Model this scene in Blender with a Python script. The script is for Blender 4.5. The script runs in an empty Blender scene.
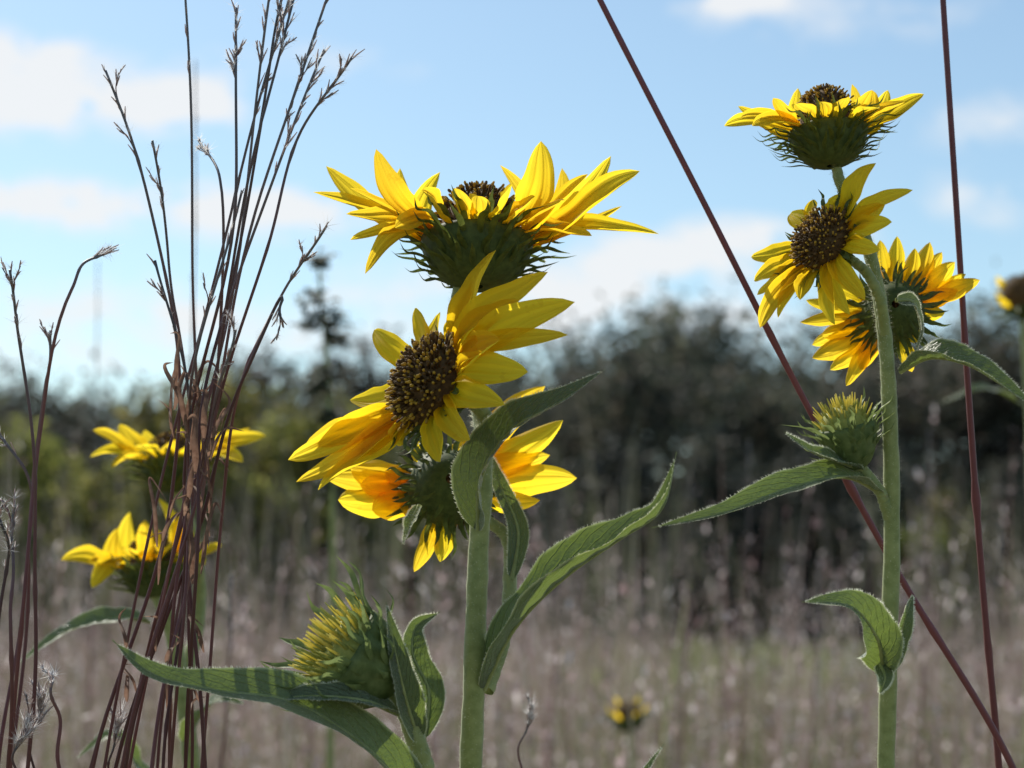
import bpy, math, random
import numpy as np
from mathutils import Vector, Matrix
random.seed(7); rng=np.random.default_rng(7)
scene=bpy.context.scene
scene.view_settings.view_transform='Standard'
try: scene.view_settings.look='None'
except: pass
scene.view_settings.exposure=0
COL=scene.collection

# ------------------------------------------------------------- camera
CAMZ=1.35; PITCH=math.radians(5.9); LENS=70.0; F=LENS/36*1024
cam_d=bpy.data.cameras.new("camera"); cam=bpy.data.objects.new("camera",cam_d); COL.objects.link(cam)
cam.location=(0,0,CAMZ); cam.rotation_euler=(math.radians(90)+PITCH,0,0)
cam_d.lens=LENS; cam_d.clip_start=0.01; cam_d.clip_end=3000
cam_d.dof.use_dof=True; cam_d.dof.focus_distance=0.6; cam_d.dof.aperture_fstop=16
scene.camera=cam
FW=Vector((0,math.cos(PITCH),math.sin(PITCH))); UP=Vector((0,-math.sin(PITCH),math.cos(PITCH))); RT=Vector((1,0,0))
def W(x,y,d=0.6):
    return Vector((0,0,CAMZ))+d*(FW+RT*((x-512)/F)+UP*((384-y)/F))

# ------------------------------------------------------------- material helpers
def newmat(name):
    m=bpy.data.materials.new(name); m.use_nodes=True
    nt=m.node_tree; nt.nodes.clear()
    out=nt.nodes.new('ShaderNodeOutputMaterial')
    return m,nt,out
def N(nt,t,**k):
    n=nt.nodes.new(t)
    for a,b in k.items(): setattr(n,a,b)
    return n
def ramp(nt,fac,stops):
    r=N(nt,'ShaderNodeValToRGB'); e=r.color_ramp.elements
    while len(e)<len(stops): e.new(0.5)
    for i,(p,c) in enumerate(stops):
        e[i].position=p; e[i].color=(c[0],c[1],c[2],1)
    nt.links.new(fac,r.inputs[0]); return r.outputs[0]
def math_(nt,op,a,b=None,c=None):
    n=N(nt,'ShaderNodeMath',operation=op)
    for i,v in enumerate((a,b,c)):
        if v is None: continue
        if isinstance(v,(int,float)): n.inputs[i].default_value=v
        else: nt.links.new(v,n.inputs[i])
    return n.outputs[0]
def noise(nt,vec,scale,detail=4,rough=0.55):
    n=N(nt,'ShaderNodeTexNoise'); n.inputs['Scale'].default_value=scale
    n.inputs['Detail'].default_value=detail; n.inputs['Roughness'].default_value=rough
    if vec is not None: nt.links.new(vec,n.inputs['Vector'])
    return n.outputs['Fac']
def mixc(nt,fac,a,b,mode='MIX'):
    n=N(nt,'ShaderNodeMix',data_type='RGBA',blend_type=mode)
    if isinstance(fac,(int,float)): n.inputs[0].default_value=fac
    else: nt.links.new(fac,n.inputs[0])
    for s,v in ((6,a),(7,b)):
        if isinstance(v,tuple): n.inputs[s].default_value=(*v,1)
        else: nt.links.new(v,n.inputs[s])
    return n.outputs[2]
def surf(nt,out,col,rough=0.6,trans=0.0,bump=None,bstr=0.3,bdist=0.0005,spec=0.4,tcol=None,sheen=0):
    p=N(nt,'ShaderNodeBsdfPrincipled'); nt.links.new(col,p.inputs['Base Color'])
    p.inputs['Roughness'].default_value=rough; p.inputs['Specular IOR Level'].default_value=spec
    if sheen:
        p.inputs['Sheen Weight'].default_value=sheen
    bo=None
    if bump is not None:
        b=N(nt,'ShaderNodeBump'); b.inputs['Strength'].default_value=bstr; b.inputs['Distance'].default_value=bdist
        nt.links.new(bump,b.inputs['Height']); nt.links.new(b.outputs[0],p.inputs['Normal']); bo=b.outputs[0]
    if trans>0:
        t=N(nt,'ShaderNodeBsdfTranslucent'); nt.links.new(tcol if tcol is not None else col,t.inputs['Color'])
        if bo: nt.links.new(bo,t.inputs['Normal'])
        mx=N(nt,'ShaderNodeMixShader'); mx.inputs[0].default_value=trans
        nt.links.new(p.outputs[0],mx.inputs[1]); nt.links.new(t.outputs[0],mx.inputs[2])
        nt.links.new(mx.outputs[0],out.inputs[0])
    else: nt.links.new(p.outputs[0],out.inputs[0])
def uvnodes(nt,su=1,sv=1):
    tc=N(nt,'ShaderNodeTexCoord'); sp=N(nt,'ShaderNodeSeparateXYZ'); nt.links.new(tc.outputs['UV'],sp.inputs[0])
    mp=N(nt,'ShaderNodeMapping'); mp.inputs['Scale'].default_value=(su,sv,1); nt.links.new(tc.outputs['UV'],mp.inputs[0])
    return sp.outputs[0],sp.outputs[1],mp.outputs[0],tc.outputs['Object']

def mat_petal():
    m,nt,o=newmat("petal_yellow"); u,v,mp,ob=uvnodes(nt,13,1.0)
    inf=N(nt,'ShaderNodeObjectInfo')
    n1=noise(nt,mp,1.0,3)
    rib=math_(nt,'MULTIPLY_ADD',math_(nt,'SINE',math_(nt,'MULTIPLY',u,44)),.5,.5)
    base=ramp(nt,v,[(0,(0.88,0.52,0.008)),(0.22,(0.99,0.73,0.018)),(1,(0.99,0.80,0.055))])
    c=mixc(nt,math_(nt,'MULTIPLY',n1,0.5),base,(0.86,0.55,0.008))
    c=mixc(nt,math_(nt,'MULTIPLY',rib,0.12),c,(0.74,0.42,0.004))
    n2=noise(nt,ob,160,3)
    c=mixc(nt,math_(nt,'MULTIPLY',math_(nt,'GREATER_THAN',n2,0.66),0.15),c,(0.5,0.25,0.01))
    hs=N(nt,'ShaderNodeHueSaturation'); nt.links.new(c,hs.inputs['Color'])
    nt.links.new(math_(nt,'MULTIPLY_ADD',inf.outputs['Random'],0.12,0.98),hs.inputs['Value'])
    nt.links.new(math_(nt,'MULTIPLY_ADD',inf.outputs['Random'],0.014,0.489),hs.inputs['Hue'])
    surf(nt,o,hs.outputs[0],0.55,0.80,bump=math_(nt,'ADD',n1,math_(nt,'MULTIPLY',rib,.4)),bstr=0.45,bdist=0.0005,spec=0.2)
    return m
def mat_leaf(name,dark,light,tr=0.3):
    m,nt,o=newmat(name); u,v,mp,ob=uvnodes(nt,1,1)
    d=math_(nt,'ABSOLUTE',math_(nt,'SUBTRACT',u,0.5))
    ph=math_(nt,'SUBTRACT',math_(nt,'MULTIPLY',v,13),math_(nt,'MULTIPLY',d,7))
    fr=math_(nt,'ABSOLUTE',math_(nt,'SUBTRACT',math_(nt,'FRACT',ph),0.5))
    lat=math_(nt,'SUBTRACT',1,math_(nt,'MINIMUM',math_(nt,'MULTIPLY',fr,9),1))
    mid=math_(nt,'SUBTRACT',1,math_(nt,'MINIMUM',math_(nt,'MULTIPLY',d,22),1))
    rim=math_(nt,'MULTIPLY',math_(nt,'MAXIMUM',math_(nt,'SUBTRACT',d,0.45),0),18)
    vein=math_(nt,'MAXIMUM',math_(nt,'MULTIPLY',lat,0.45),mid)
    n1=noise(nt,ob,90,5); n2=noise(nt,ob,900,3)
    c=mixc(nt,n1,dark,light)
    c=mixc(nt,math_(nt,'MULTIPLY',vein,0.45),c,(0.30,0.36,0.14))
    c=mixc(nt,math_(nt,'MULTIPLY',n2,0.26),c,(0.34,0.38,0.24))
    c=mixc(nt,rim,c,(0.66,0.68,0.40))
    rn=noise(nt,ob,45,3)
    c=mixc(nt,math_(nt,'MULTIPLY',math_(nt,'GREATER_THAN',rn,0.68),0.4),c,(0.20,0.16,0.06))
    bh=math_(nt,'ADD',math_(nt,'MULTIPLY',vein,-0.8),math_(nt,'MULTIPLY',n2,0.6))
    surf(nt,o,c,0.42,tr,bump=bh,bstr=0.9,bdist=0.0009,spec=0.55,tcol=mixc(nt,0.7,c,(0.26,0.36,0.04)),sheen=0.3)
    return m
def mat_simple(name,c1,c2,scale=200,rough=0.6,tr=0.0,spec=0.3,sheen=0,bd=0.0003):
    m,nt,o=newmat(name); u,v,mp,ob=uvnodes(nt)
    n1=noise(nt,ob,scale,5)
    c=ramp(nt,n1,[(0.3,c1),(0.7,c2)])
    surf(nt,o,c,rough,tr,bump=n1,bstr=0.5,bdist=bd,spec=spec,sheen=sheen)
    return m
def mat_grad(name,stops,rough=0.5,tr=0.0,scale=300,amt=0.4,dark=(0.02,0.01,0.01)):
    m,nt,o=newmat(name); u,v,mp,ob=uvnodes(nt)
    n1=noise(nt,ob,scale,4)
    c=ramp(nt,v,stops); c=mixc(nt,math_(nt,'MULTIPLY',n1,amt),c,dark)
    inf=N(nt,'ShaderNodeObjectInfo'); hs=N(nt,'ShaderNodeHueSaturation'); nt.links.new(c,hs.inputs['Color'])
    nt.links.new(math_(nt,'MULTIPLY_ADD',inf.outputs['Random'],0.9,0.6),hs.inputs['Value'])
    surf(nt,o,hs.outputs[0],rough,tr,bump=n1,bstr=0.4,bdist=0.0003,spec=0.35)
    return m
def mat_island(name,stops,rough=0.7,tr=0.4,objrand=False,big=None):
    m,nt,o=newmat(name)
    g=N(nt,'ShaderNodeNewGeometry')
    c=ramp(nt,g.outputs['Random Per Island'],stops)
    if objrand:
        inf=N(nt,'ShaderNodeObjectInfo')
        hs=N(nt,'ShaderNodeHueSaturation'); nt.links.new(c,hs.inputs['Color'])
        nt.links.new(math_(nt,'MULTIPLY_ADD',inf.outputs['Random'],0.06,0.455),hs.inputs['Hue'])
        nt.links.new(math_(nt,'MULTIPLY_ADD',inf.outputs['Random'],0.6,0.7),hs.inputs['Value'])
        c=hs.outputs[0]
    if big:
        n1=noise(nt,g.outputs['Position'],big[0],3)
        c=mixc(nt,ramp(nt,n1,[(0.40,(0,0,0)),(0.62,(1,1,1))]),c,mixc(nt,1.0,c,big[1],'MULTIPLY'))
    surf(nt,o,c,rough,tr,spec=0.2)
    return m

M_PETAL=mat_petal()
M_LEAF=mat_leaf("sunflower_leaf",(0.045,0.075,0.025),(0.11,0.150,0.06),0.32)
M_LEAFD=mat_leaf("shaded_sunflower_leaf",(0.030,0.052,0.018),(0.07,0.10,0.04),0.18)  # darker copy of the leaf material, shade painted into its colour
M_STEM=mat_simple("hairy_green_stem",(0.25,0.29,0.09),(0.41,0.44,0.17),260,0.5,0.2,0.4,0.3)
M_HAIR=mat_simple("stem_hair",(0.80,0.80,0.62),(0.9,0.9,0.74),100,0.5,0.5)
M_CUP=mat_simple("flower_cup_green",(0.045,0.065,0.012),(0.10,0.13,0.03),500,0.6,0.12)
M_BRACT=mat_simple("bract_green",(0.055,0.08,0.015),(0.16,0.195,0.045),300,0.5,0.38)
M_BUDBR=mat_simple("bud_bract_green",(0.13,0.18,0.055),(0.27,0.33,0.12),300,0.5,0.45)
M_DBROWN=mat_simple("disc_brown",(0.07,0.034,0.012),(0.20,0.11,0.035),600,0.7,0.15)
M_DGOLD=mat_simple("disc_gold",(0.50,0.27,0.03),(0.78,0.52,0.07),600,0.6,0.35)
M_DGRN=mat_simple("disc_greenish",(0.34,0.36,0.08),(0.56,0.54,0.14),600,0.6,0.35)
M_FLOR=mat_simple("pale_yellow_floret",(0.76,0.66,0.16),(0.94,0.84,0.30),400,0.6,0.55)
M_RED=mat_grad("red_grass_stalk",[(0,(0.17,0.05,0.045)),(0.6,(0.22,0.06,0.065)),(1,(0.18,0.065,0.08))],0.4)
M_BLUE=mat_grad("bluestem_stalk",[(0,(0.17,0.08,0.06)),(0.45,(0.18,0.065,0.06)),(0.68,(0.21,0.10,0.095)),(0.85,(0.19,0.16,0.16)),(1,(0.18,0.19,0.21))],0.5,0.15,amt=.5,dark=(.05,.025,.025))
M_SPIKE=mat_simple("bluestem_spikelet",(0.38,0.28,0.26),(0.66,0.55,0.50),300,0.6,0.55)
M_FLUFF=mat_simple("seed_fluff",(0.80,0.77,0.75),(0.93,0.91,0.9),300,0.8,0.6)
M_DRY=mat_simple("dry_leaf",(0.13,0.065,0.045),(0.38,0.24,0.17),200,0.7,0.45)
M_BARK=mat_simple("bark",(0.14,0.12,0.11),(0.25,0.22,0.20),8,0.9,bd=0.02)

# ------------------------------------------------------------- mesh builder
def V(x,y,z): return Vector((x,y,z))
def frame(a):
    a=a.normalized(); h=Vector((0,0,1)) if abs(a.z)<0.9 else Vector((1,0,0))
    e1=h.cross(a).normalized(); e2=a.cross(e1).normalized(); return e1,e2,a
def spath(P,n):
    k=len(P)-1; l=[max(1e-6,(P[i+1]-P[i]).length) for i in range(k)]
    tg=[]
    for i in range(k+1):
        if i==0: tg.append((P[1]-P[0])/l[0])
        elif i==k: tg.append((P[k]-P[k-1])/l[-1])
        else: tg.append(((P[i]-P[i-1])/l[i-1]*l[i]+(P[i+1]-P[i])/l[i]*l[i-1])/(l[i]+l[i-1]))
    out=[]
    for i in range(n+1):
        t=i/n*k; s=min(int(t),k-1); f=t-s; h=l[s]
        out.append(P[s]*(2*f**3-3*f*f+1)+tg[s]*h*(f**3-2*f*f+f)+P[s+1]*(-2*f**3+3*f*f)+tg[s+1]*h*(f**3-f*f))
    return out
class MB:
    def __init__(s): s.v=[];s.f=[];s.uv=[];s.mi=[]
    def grid(s,rows,mi=0,uv=None,closed=False):
        b=len(s.v); R=len(rows); C=len(rows[0])
        for i,r in enumerate(rows):
            for j,p in enumerate(r):
                s.v.append(p); s.uv.append(uv(i,j) if uv else (j/max(1,C-1),i/max(1,R-1)))
        for i in range(R-1):
            for j in range(C if closed else C-1):
                j2=(j+1)%C
                s.f.append((b+i*C+j,b+i*C+j2,b+(i+1)*C+j2,b+(i+1)*C+j)); s.mi.append(mi)
    def tube(s,pts,rad,n=8,mi=0,v0=0,v1=1,cap=True):
        rows=[]; t0=(pts[1]-pts[0]).normalized(); e1,e2,_=frame(t0); L=len(pts)
        for i,p in enumerate(pts):
            t=(pts[min(i+1,L-1)]-pts[max(i-1,0)])
            if t.length<1e-9: t=t0
            t=t.normalized(); e1=(e1-t*e1.dot(t)).normalized(); e2=t.cross(e1)
            r=rad(i/(L-1)) if callable(rad) else rad
            rows.append([p+(e1*math.cos(2*math.pi*k/n)+e2*math.sin(2*math.pi*k/n))*r for k in range(n)])
        s.grid(rows,mi,uv=lambda i,j:(j/n,v0+(v1-v0)*i/(L-1)),closed=True)
        if cap:
            b=len(s.v)-n; s.v.append(pts[-1]); s.uv.append((0.5,v1))
            for k in range(n): s.f.append((b+k,b+(k+1)%n,len(s.v)-1)); s.mi.append(mi)
    def blade(s,pts,w,nrm,cols=3,mi=0,cup=0.0):
        rows=[];L=len(pts)
        for i,p in enumerate(pts):
            t=(pts[min(i+1,L-1)]-pts[max(i-1,0)]).normalized()
            sd=t.cross(nrm)
            sd=sd.normalized() if sd.length>1e-6 else frame(t)[0]
            nn=sd.cross(t); ww=w(i/(L-1))
            rows.append([p+sd*ww*(2*j/(cols-1)-1)*0.5+nn*cup*ww*abs(2*j/(cols-1)-1)**2 for j in range(cols)])
        s.grid(rows,mi)
    def tri(s,a,b_,c,mi):
        b=len(s.v); s.v+=[a,b_,c]; s.uv+=[(0,0),(1,0),(.5,1)]; s.f.append((b,b+1,b+2)); s.mi.append(mi)
    def done(s,name,mats,parent=None,origin=None,smooth=True,**props):
        o=origin if origin is not None else Vector((0,0,0))
        me=bpy.data.meshes.new(name); me.from_pydata([tuple(p-o) for p in s.v],[],s.f)
        for m in mats: me.materials.append(m)
        if s.mi: me.polygons.foreach_set('material_index',s.mi)
        if smooth: me.polygons.foreach_set('use_smooth',[True]*len(me.polygons))
        ul=me.uv_layers.new(name='UVMap'); li=np.zeros(len(me.loops),dtype=np.int32); me.loops.foreach_get('vertex_index',li)
        ul.data.foreach_set('uv',np.array(s.uv,dtype=np.float32)[li].ravel())
        me.update(); ob=bpy.data.objects.new(name,me); COL.objects.link(ob); ob.location=o; ob['_o']=tuple(o)
        if parent is not None:
            ob.parent=parent; ob.matrix_parent_inverse=Matrix.Translation(-Vector(parent['_o']))
        for k,v in props.items(): ob[k]=v
        return ob
def thing(name,loc,label,cat,group=None,kind=None):
    e=bpy.data.objects.new(name,None); COL.objects.link(e); e.location=loc; e['_o']=tuple(loc)
    e.empty_display_size=0.05
    e['label']=label; e['category']=cat
    if group: e['group']=group
    if kind: e['kind']=kind
    return e

# ------------------------------------------------------------- plant parts
def hairs(mb,pts,r,n,mi,ln=0.0012):
    L=len(pts)-1
    for _ in range(n):
        t=random.random()*L; i=min(int(t),L-1); p=pts[i].lerp(pts[i+1],t-i)
        ax=(pts[i+1]-pts[i]).normalized(); e1,e2,_a=frame(ax); a=random.random()*6.283
        d=(e1*math.cos(a)+e2*math.sin(a)); rr=r(t/L)*0.95
        q=p+d*rr; tip=q+(d+ax*random.uniform(-.2,.6)).normalized()*ln*random.uniform(.5,1.3)
        sd=d.cross(ax).normalized()*0.00006
        mb.tri(q-sd,q+sd,tip,mi)
def stem(parent,pts,r0,r1,hair=500,name='stem',n=60):
    c=spath(pts,n)
    for i in range(len(c)): c[i]=c[i]+Vector((random.gauss(0,.00008),random.gauss(0,.00008),0))
    rad=lambda t:(r0+(r1-r0)*t)*(1+0.03*math.sin(t*90))
    mb=MB(); mb.tube(c,rad,12,0); 
    if hair: hairs(mb,c[int(n*.25):] if hair>1000 else c,rad,hair,1)
    return mb.done(name,[M_STEM,M_HAIR],parent,c[0])
def leaf(parent,pts,w,nrm,fold=0.25,ruf=0.10,name='leaf',mat=None,label=None,wob=.045):
    c=spath(pts,44); L=len(c); rows=[]; ph=random.random()*6; C=15
    for i,p in enumerate(c):
        t=i/(L-1); tg=(c[min(i+1,L-1)]-c[max(i-1,0)]).normalized()
        n=nrm[0].lerp(nrm[1],t) if isinstance(nrm,tuple) else nrm
        sd=tg.cross(n).normalized(); nn=sd.cross(tg)
        base=(math.sin(math.pi*min(1,t*1.02)**0.62))**0.85 if t<0.985 else 0.03
        ww=w*max(0.10 if t<0.5 else 0.01,base)*(1+wob*.7*math.sin(t*19+ph)+.012*math.sin(t*91))
        row=[]
        for j in range(C):
            s=2*j/(C-1)-1
            side=ruf*ww*abs(s)**2*(math.sin(t*15+ph+(1.4 if s>0 else 0))+0.4*math.sin(t*37+ph*2+s))
            cre=-0.04*ww*math.cos(t*82-abs(s)*3.5)*(1-abs(s))*min(1,abs(s)*6)
            row.append(p+sd*ww*0.5*s*math.cos(fold*abs(s))+nn*(ww*0.5*abs(s)*math.sin(fold)+side+cre))
        rows.append(row)
    mb=MB(); mb.grid(rows)
    mb.tube([c[i] for i in range(0,L-2)],lambda t:0.0007*(1-t)+0.0001,6,1)
    for s in (0,C-1):
        for _ in range(300):
            i=random.randrange(1,L-2); f=random.random(); p=rows[i][s].lerp(rows[i+1][s],f); o=(rows[i][s]-rows[i][C//2]).normalized()
            ax=(rows[i+1][s]-rows[i][s]).normalized(); t=p+(o+ax*random.uniform(0,.8)+V(0,0,random.gauss(0,.3))).normalized()*random.uniform(.0004,.001)
            mb.tri(p-ax*.00007,p+ax*.00007,t,2)
    for _ in range(500):
        i=random.randrange(1,L-2); j=random.randrange(0,C-1); p=rows[i][j].lerp(rows[i+1][j+1],random.random()); ax=(rows[i+1][j]-rows[i][j]).normalized()
        nn=ax.cross(rows[i][j+1]-rows[i][j]).normalized()*random.choice((-1,1)); mb.tri(p-ax*.00004,p+ax*.00004,p+(nn+ax*.5)*random.uniform(.0003,.0007),2)
    k={}
    if label: k['label']=label
    return mb.done(name,[mat or M_LEAF,M_STEM,M_HAIR],parent,c[0],**k)
def petal(parent,base,tip,nrm,w,bend=0.12,out=None,axis=None):
    d=tip-base; L=d.length; up=axis if axis is not None else nrm
    side=d.cross(nrm).normalized() if d.cross(nrm).length>1e-7 else frame(d)[0]
    tw=random.uniform(-.5,.5); rows=[]; R=20; C=11
    o=out if out is not None else d.normalized()
    c1=base+o*L*0.38+up*L*bend; lat=random.uniform(-.06,.06)*L
    curl=random.uniform(-.045,.045)*L; wav=random.random()*6; pk=random.uniform(.40,.58); w=w*.90
    for i in range(R+1):
        t=i/R
        p=(1-t)**2*base+2*t*(1-t)*c1+t*t*tip+side*lat*math.sin(math.pi*t)+up*curl*math.sin(2*math.pi*t)
        tg=(2*(1-t)*(c1-base)+2*t*(tip-c1)).normalized()
        sd=tg.cross(nrm)
        sd=sd.normalized() if sd.length>.15 else side
        q=Matrix.Rotation(tw*t,3,tg); sd=q@sd; nn=sd.cross(tg)
        if t<pk: ww=w*(0.50+0.50*math.sin(math.pi/2*t/pk)**.9)
        else: ww=w*max(0,1-((t-pk)/(1.0-pk))**2.0)**.70
        ww*=1+.04*math.sin(t*17+wav)
        row=[]
        for j in range(C):
            s=2*j/(C-1)-1
            z=0.19*ww*s*s-0.05*ww*math.cos(3*math.pi*s)+0.05*ww*math.sin(t*9+wav)*s+.015*ww*math.sin(t*25+wav*2)*s*s
            row.append(p+sd*ww*0.5*s+nn*z)
        rows.append(row)
    mb=MB(); mb.grid(rows); return mb.done('petal',[M_PETAL],parent,base)
def florets(mb,C,fr,R,H,n,gold=0.4,ln=0.12,style='dark',rr_=.030):
    e1,e2,a=fr
    for k in range(n):
        q=(k+0.5)/n; r=math.sqrt(q); th=k*2.39996
        r=min(1,r*(1+random.gauss(0,.03))); th+=random.gauss(0,.09)
        z=H*math.sqrt(max(0,1-r*r*0.96)); dr=e1*math.cos(th)+e2*math.sin(th)
        p=C+dr*R*r+a*z
        nn=(dr*r*H/R*1.1+a*math.sqrt(max(.05,1-r*r))).normalized()
        l=R*ln*random.uniform(.5,1.6)*(1.25 if r>0.6 else 0.8); rr=R*rr_*random.uniform(.8,1.2)
        tip=p+nn*l+(dr*random.gauss(0,.03)+dr.cross(a)*random.gauss(0,.03))*R
        isg=random.random()<gold*(0.4+r*0.9)
        if style=='bud':
            bm=3 if random.random()<.55 else 2
            nn=(nn*.5+a*.5).normalized(); l=R*ln*random.uniform(.5,1.6); tip=p+nn*l
            mb.tube([p-nn*R*.08,p+nn*l*.5,tip],lambda t:rr*(1.1-.8*t),5,bm)
            continue
        mb.tube([p-nn*R*.08,p+nn*l*.55,tip],lambda t:rr*(0.8+0.1*t),5,2 if style=='gold' else 0)
        mb.tube([tip-nn*l*.2,tip+nn*R*.03,tip+nn*R*.06],lambda t:rr*(1.15 if t<.6 else .5),5,1 if isg else (2 if style=='gold' else 0))
def flower(parent,C,axis,R,tips,H=0.45,cup=0.6,w=0.0085,gold=0.4,bl=1.0,nf=300,nb=16,bend=0.12,style='dark',budbr=False,label=None,spread=0.5,d0=0.6,dR=.86,pn=None,auto=None,bw=.17,ln=.12,rr=.03,rings=4):
    fr=frame(axis); e1,e2,a=fr
    mb=MB(); rows=[]
    for i in range(11):
        t=i/10; ang=t*math.pi/2
        r=R*(0.12+0.88*math.sin(ang)**0.9); z=-cup*R*math.cos(ang)**1.2
        rows.append([C+(e1*math.cos(k*math.pi/12)+e2*math.sin(k*math.pi/12))*r*(1+.02*math.sin(k*5))+a*z for k in range(24)])
    rows.append([C+(e1*math.cos(k*math.pi/12)+e2*math.sin(k*math.pi/12))*R*0.7*dR+a*R*.05 for k in range(24)])
    mb.grid(rows,0,closed=True)
    k={'label':label} if label else {}
    head=mb.done('flower_head',[M_CUP if not budbr else M_BUDBR],parent,C,**k)
    mb=MB(); rows=[]
    for i in range(8):
        ang=i/7*math.pi/2; rows.append([C+(e1*math.cos(k*math.pi/10)+e2*math.sin(k*math.pi/10))*R*dR*math.cos(ang)+a*H*R*math.sin(ang) for k in range(20)])
    mb.grid(rows,2 if style!='dark' else 0,closed=True)
    florets(mb,C,fr,R*dR*1.02,H*R,nf,gold,style=style,ln=ln,rr_=rr)
    mb.done('seed_disc',[M_DBROWN,M_DGOLD,M_DGRN,M_FLOR],head,C)
    mb=MB()
    for ring in range(rings):
        rz=[-0.55,-0.38,-0.18,-0.02][ring]*cup/0.6; rr2=[0.5,0.78,0.95,1.0][ring]
        for k2 in range(nb):
            th=(k2+0.5*ring+random.uniform(-.25,.25))*2*math.pi/nb
            dr=e1*math.cos(th)+e2*math.sin(th); tn=a.cross(dr)
            l=R*bl*random.uniform(.7,1.15); p0=C+dr*R*rr2*0.97+a*R*rz
            sp=spread+random.uniform(-.2,.3)
            p1=p0+(dr*(0.35+sp)+a*0.5).normalized()*l*.45+tn*random.gauss(0,.04)*l
            p2=p1+(dr*(0.6+sp)+a*(.35-0.35*ring*spread)).normalized()*l*.35+tn*random.gauss(0,.08)*l
            p3=p2+(dr*(.3+sp)+a*random.uniform(.2,1.6)).normalized()*l*.30+tn*random.gauss(0,.08)*l
            c=spath([p0,p1,p2,p3],10)
            mb.blade(c,lambda t:R*bw*max(.02,(1-t)**.75)*(.75+.6*math.sin(math.pi*t)),(a-dr*.3).normalized(),3,0,0.25)
    mb.done('bracts',[M_BUDBR if budbr else M_BRACT],head,C)
    for tp in tips:
        x,y=tp[:2]
        if auto:
            ww=tp[2] if len(tp)>2 else 1.0; best=None
            for q in range(-50,51,2):
                T_=W(x,y,d0+q*.001); v=T_-C; e=v.dot(a)/v.length
                cost=(e-auto[0])**2*3+((v.length-auto[1])/auto[1])**2+ (q/80)**2
                if best is None or cost<best[0]: best=(cost,q)
            dz=best[1]
        else:
            dz=tp[2]; ww=tp[3] if len(tp)>3 else 1.0
        T=W(x,y,d0+dz*0.001)
        v=T-C; dr=v-a*v.dot(a); dr=dr.normalized() if dr.length>1e-6 else e1
        base=C+dr*R*0.88+a*R*0.03
        nr=a if pn is None else (a*pn[0]+Vector(pn[1])*(1-pn[0])).normalized()
        petal(head,base,T,nr,w*ww*random.uniform(.88,1.12),bend*random.uniform(.2,1.6),(dr+a*.25).normalized(),a)
    return head
def ground_pt(p): return Vector((p.x+random.uniform(-.01,.01),p.y+0.02,0))

# ============================================================= PLANT A (centre)
gp=ground_pt(W(470,768,.61))
A=thing('sunflower_plant',gp,'tall hairy sunflower stalk carrying three stacked open yellow flowers','sunflower',group='wild sunflowers in the prairie')
stem(A,[gp,W(462,1400,.612),W(468,900,.605),W(471,768,.602),W(475,650,.60),W(478,560,.60),W(483,470,.603),W(480,410,.616),W(466,360,.622),W(455,325,.622),W(460,290,.620),W(466,270,.620)],.0040,.0021,3400,n=110)
stem(A,[W(486,690,.602),W(503,640,.612),W(510,580,.622),W(505,535,.632),W(470,512,.638)],.0026,.0019,400,'side_stem')
stem(A,[W(482,455,.604),W(487,420,.606),W(470,400,.603),W(452,392,.598)],.0024,.0022,150,'side_stem')
flower(A,W(478,242,.620),V(.03,.24,1),.0176,[
 (313,192,0,.9),(326,166,12,.95),(350,188,-8,.8),(376,149,-6,1.1),(365,274,-20,.7),(346,214,-14,.85),(400,168,10,.9),
 (541,141,-10,1.35),(611,156,6,1.1),(640,171,-4,1.25),(659,234,-6,1.05),(622,206,8,.9),(588,174,-12,1.1),
 (500,165,12,1),(440,172,14,1),(422,190,-20,1),(512,184,-24,1.0),(565,200,-20,1.0),(395,228,-20,.85),(562,168,12,1.0),(592,236,-14,.9),(478,196,-26,.8),(455,188,-24,.8),(535,196,-22,.95),(350,240,-14,.7)],
 H=.98,cup=.85,w=.0096,gold=.65,bl=.78,nb=20,bend=.04,spread=.45,d0=.620,dR=.72,pn=(.35,(0,-.9,.35)),bw=.13,label='open flower seen from below with curled green bracts')
flower(A,W(436,386,.596),V(-.80,-.47,.37),.0152,[
 (496,250,1.2),(520,300,1.0),(548,272,1.15),(575,302,1.15),(568,335,1.0),(528,372,1.0),(415,308,.8),(374,330,1.0),(440,312,.8),(478,280,1),
 (350,400,.8),(288,460,1),(296,482,1),(318,490,1.1),(352,466,1.1),(398,446,.8),(440,462,.9),(470,440,1.0),(505,405,1),(305,445,1),(335,474,1),(500,340,1.1)],
 H=.72,cup=.6,w=.0104,gold=.55,bl=.6,nb=16,bend=.02,d0=.596,nf=420,auto=(.05,.040),pn=(.6,(-.2,-.9,.3)),label='open flower with brown domed disc facing sideways')
flower(A,W(446,488,.642),V(-.12,.85,-.15),.0125,[
 (325,476,1.1),(338,500,1.2),(372,510,1.2),(360,485,1.2),(545,386,1.2),(563,420,1.1),(577,478,1.2),(540,500,1),(400,508,1.1),
 (414,572,.7),(440,562,.7),(420,440,1),(505,420,1.2),(350,468,1.1),(522,400,1.1),(470,440,1),(550,455,1),(385,470,1.1)],
 H=.5,cup=1.05,w=.0106,bl=.75,nb=20,bend=.08,spread=.2,d0=.642,auto=(.15,.036),bw=.14,label='open flower turned away showing its green back')
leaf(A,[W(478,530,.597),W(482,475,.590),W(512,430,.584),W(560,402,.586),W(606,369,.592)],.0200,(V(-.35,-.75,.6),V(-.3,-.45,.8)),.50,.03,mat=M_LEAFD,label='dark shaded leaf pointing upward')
leaf(A,[W(484,690,.600),W(515,628,.590),W(568,575,.582),W(622,538,.578),W(660,512,.578),W(677,452,.582)],.0185,(V(-.38,-.45,.80),V(-.85,-.35,.40)),.80,.07,label='long folded leaf with upturned tip')
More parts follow.
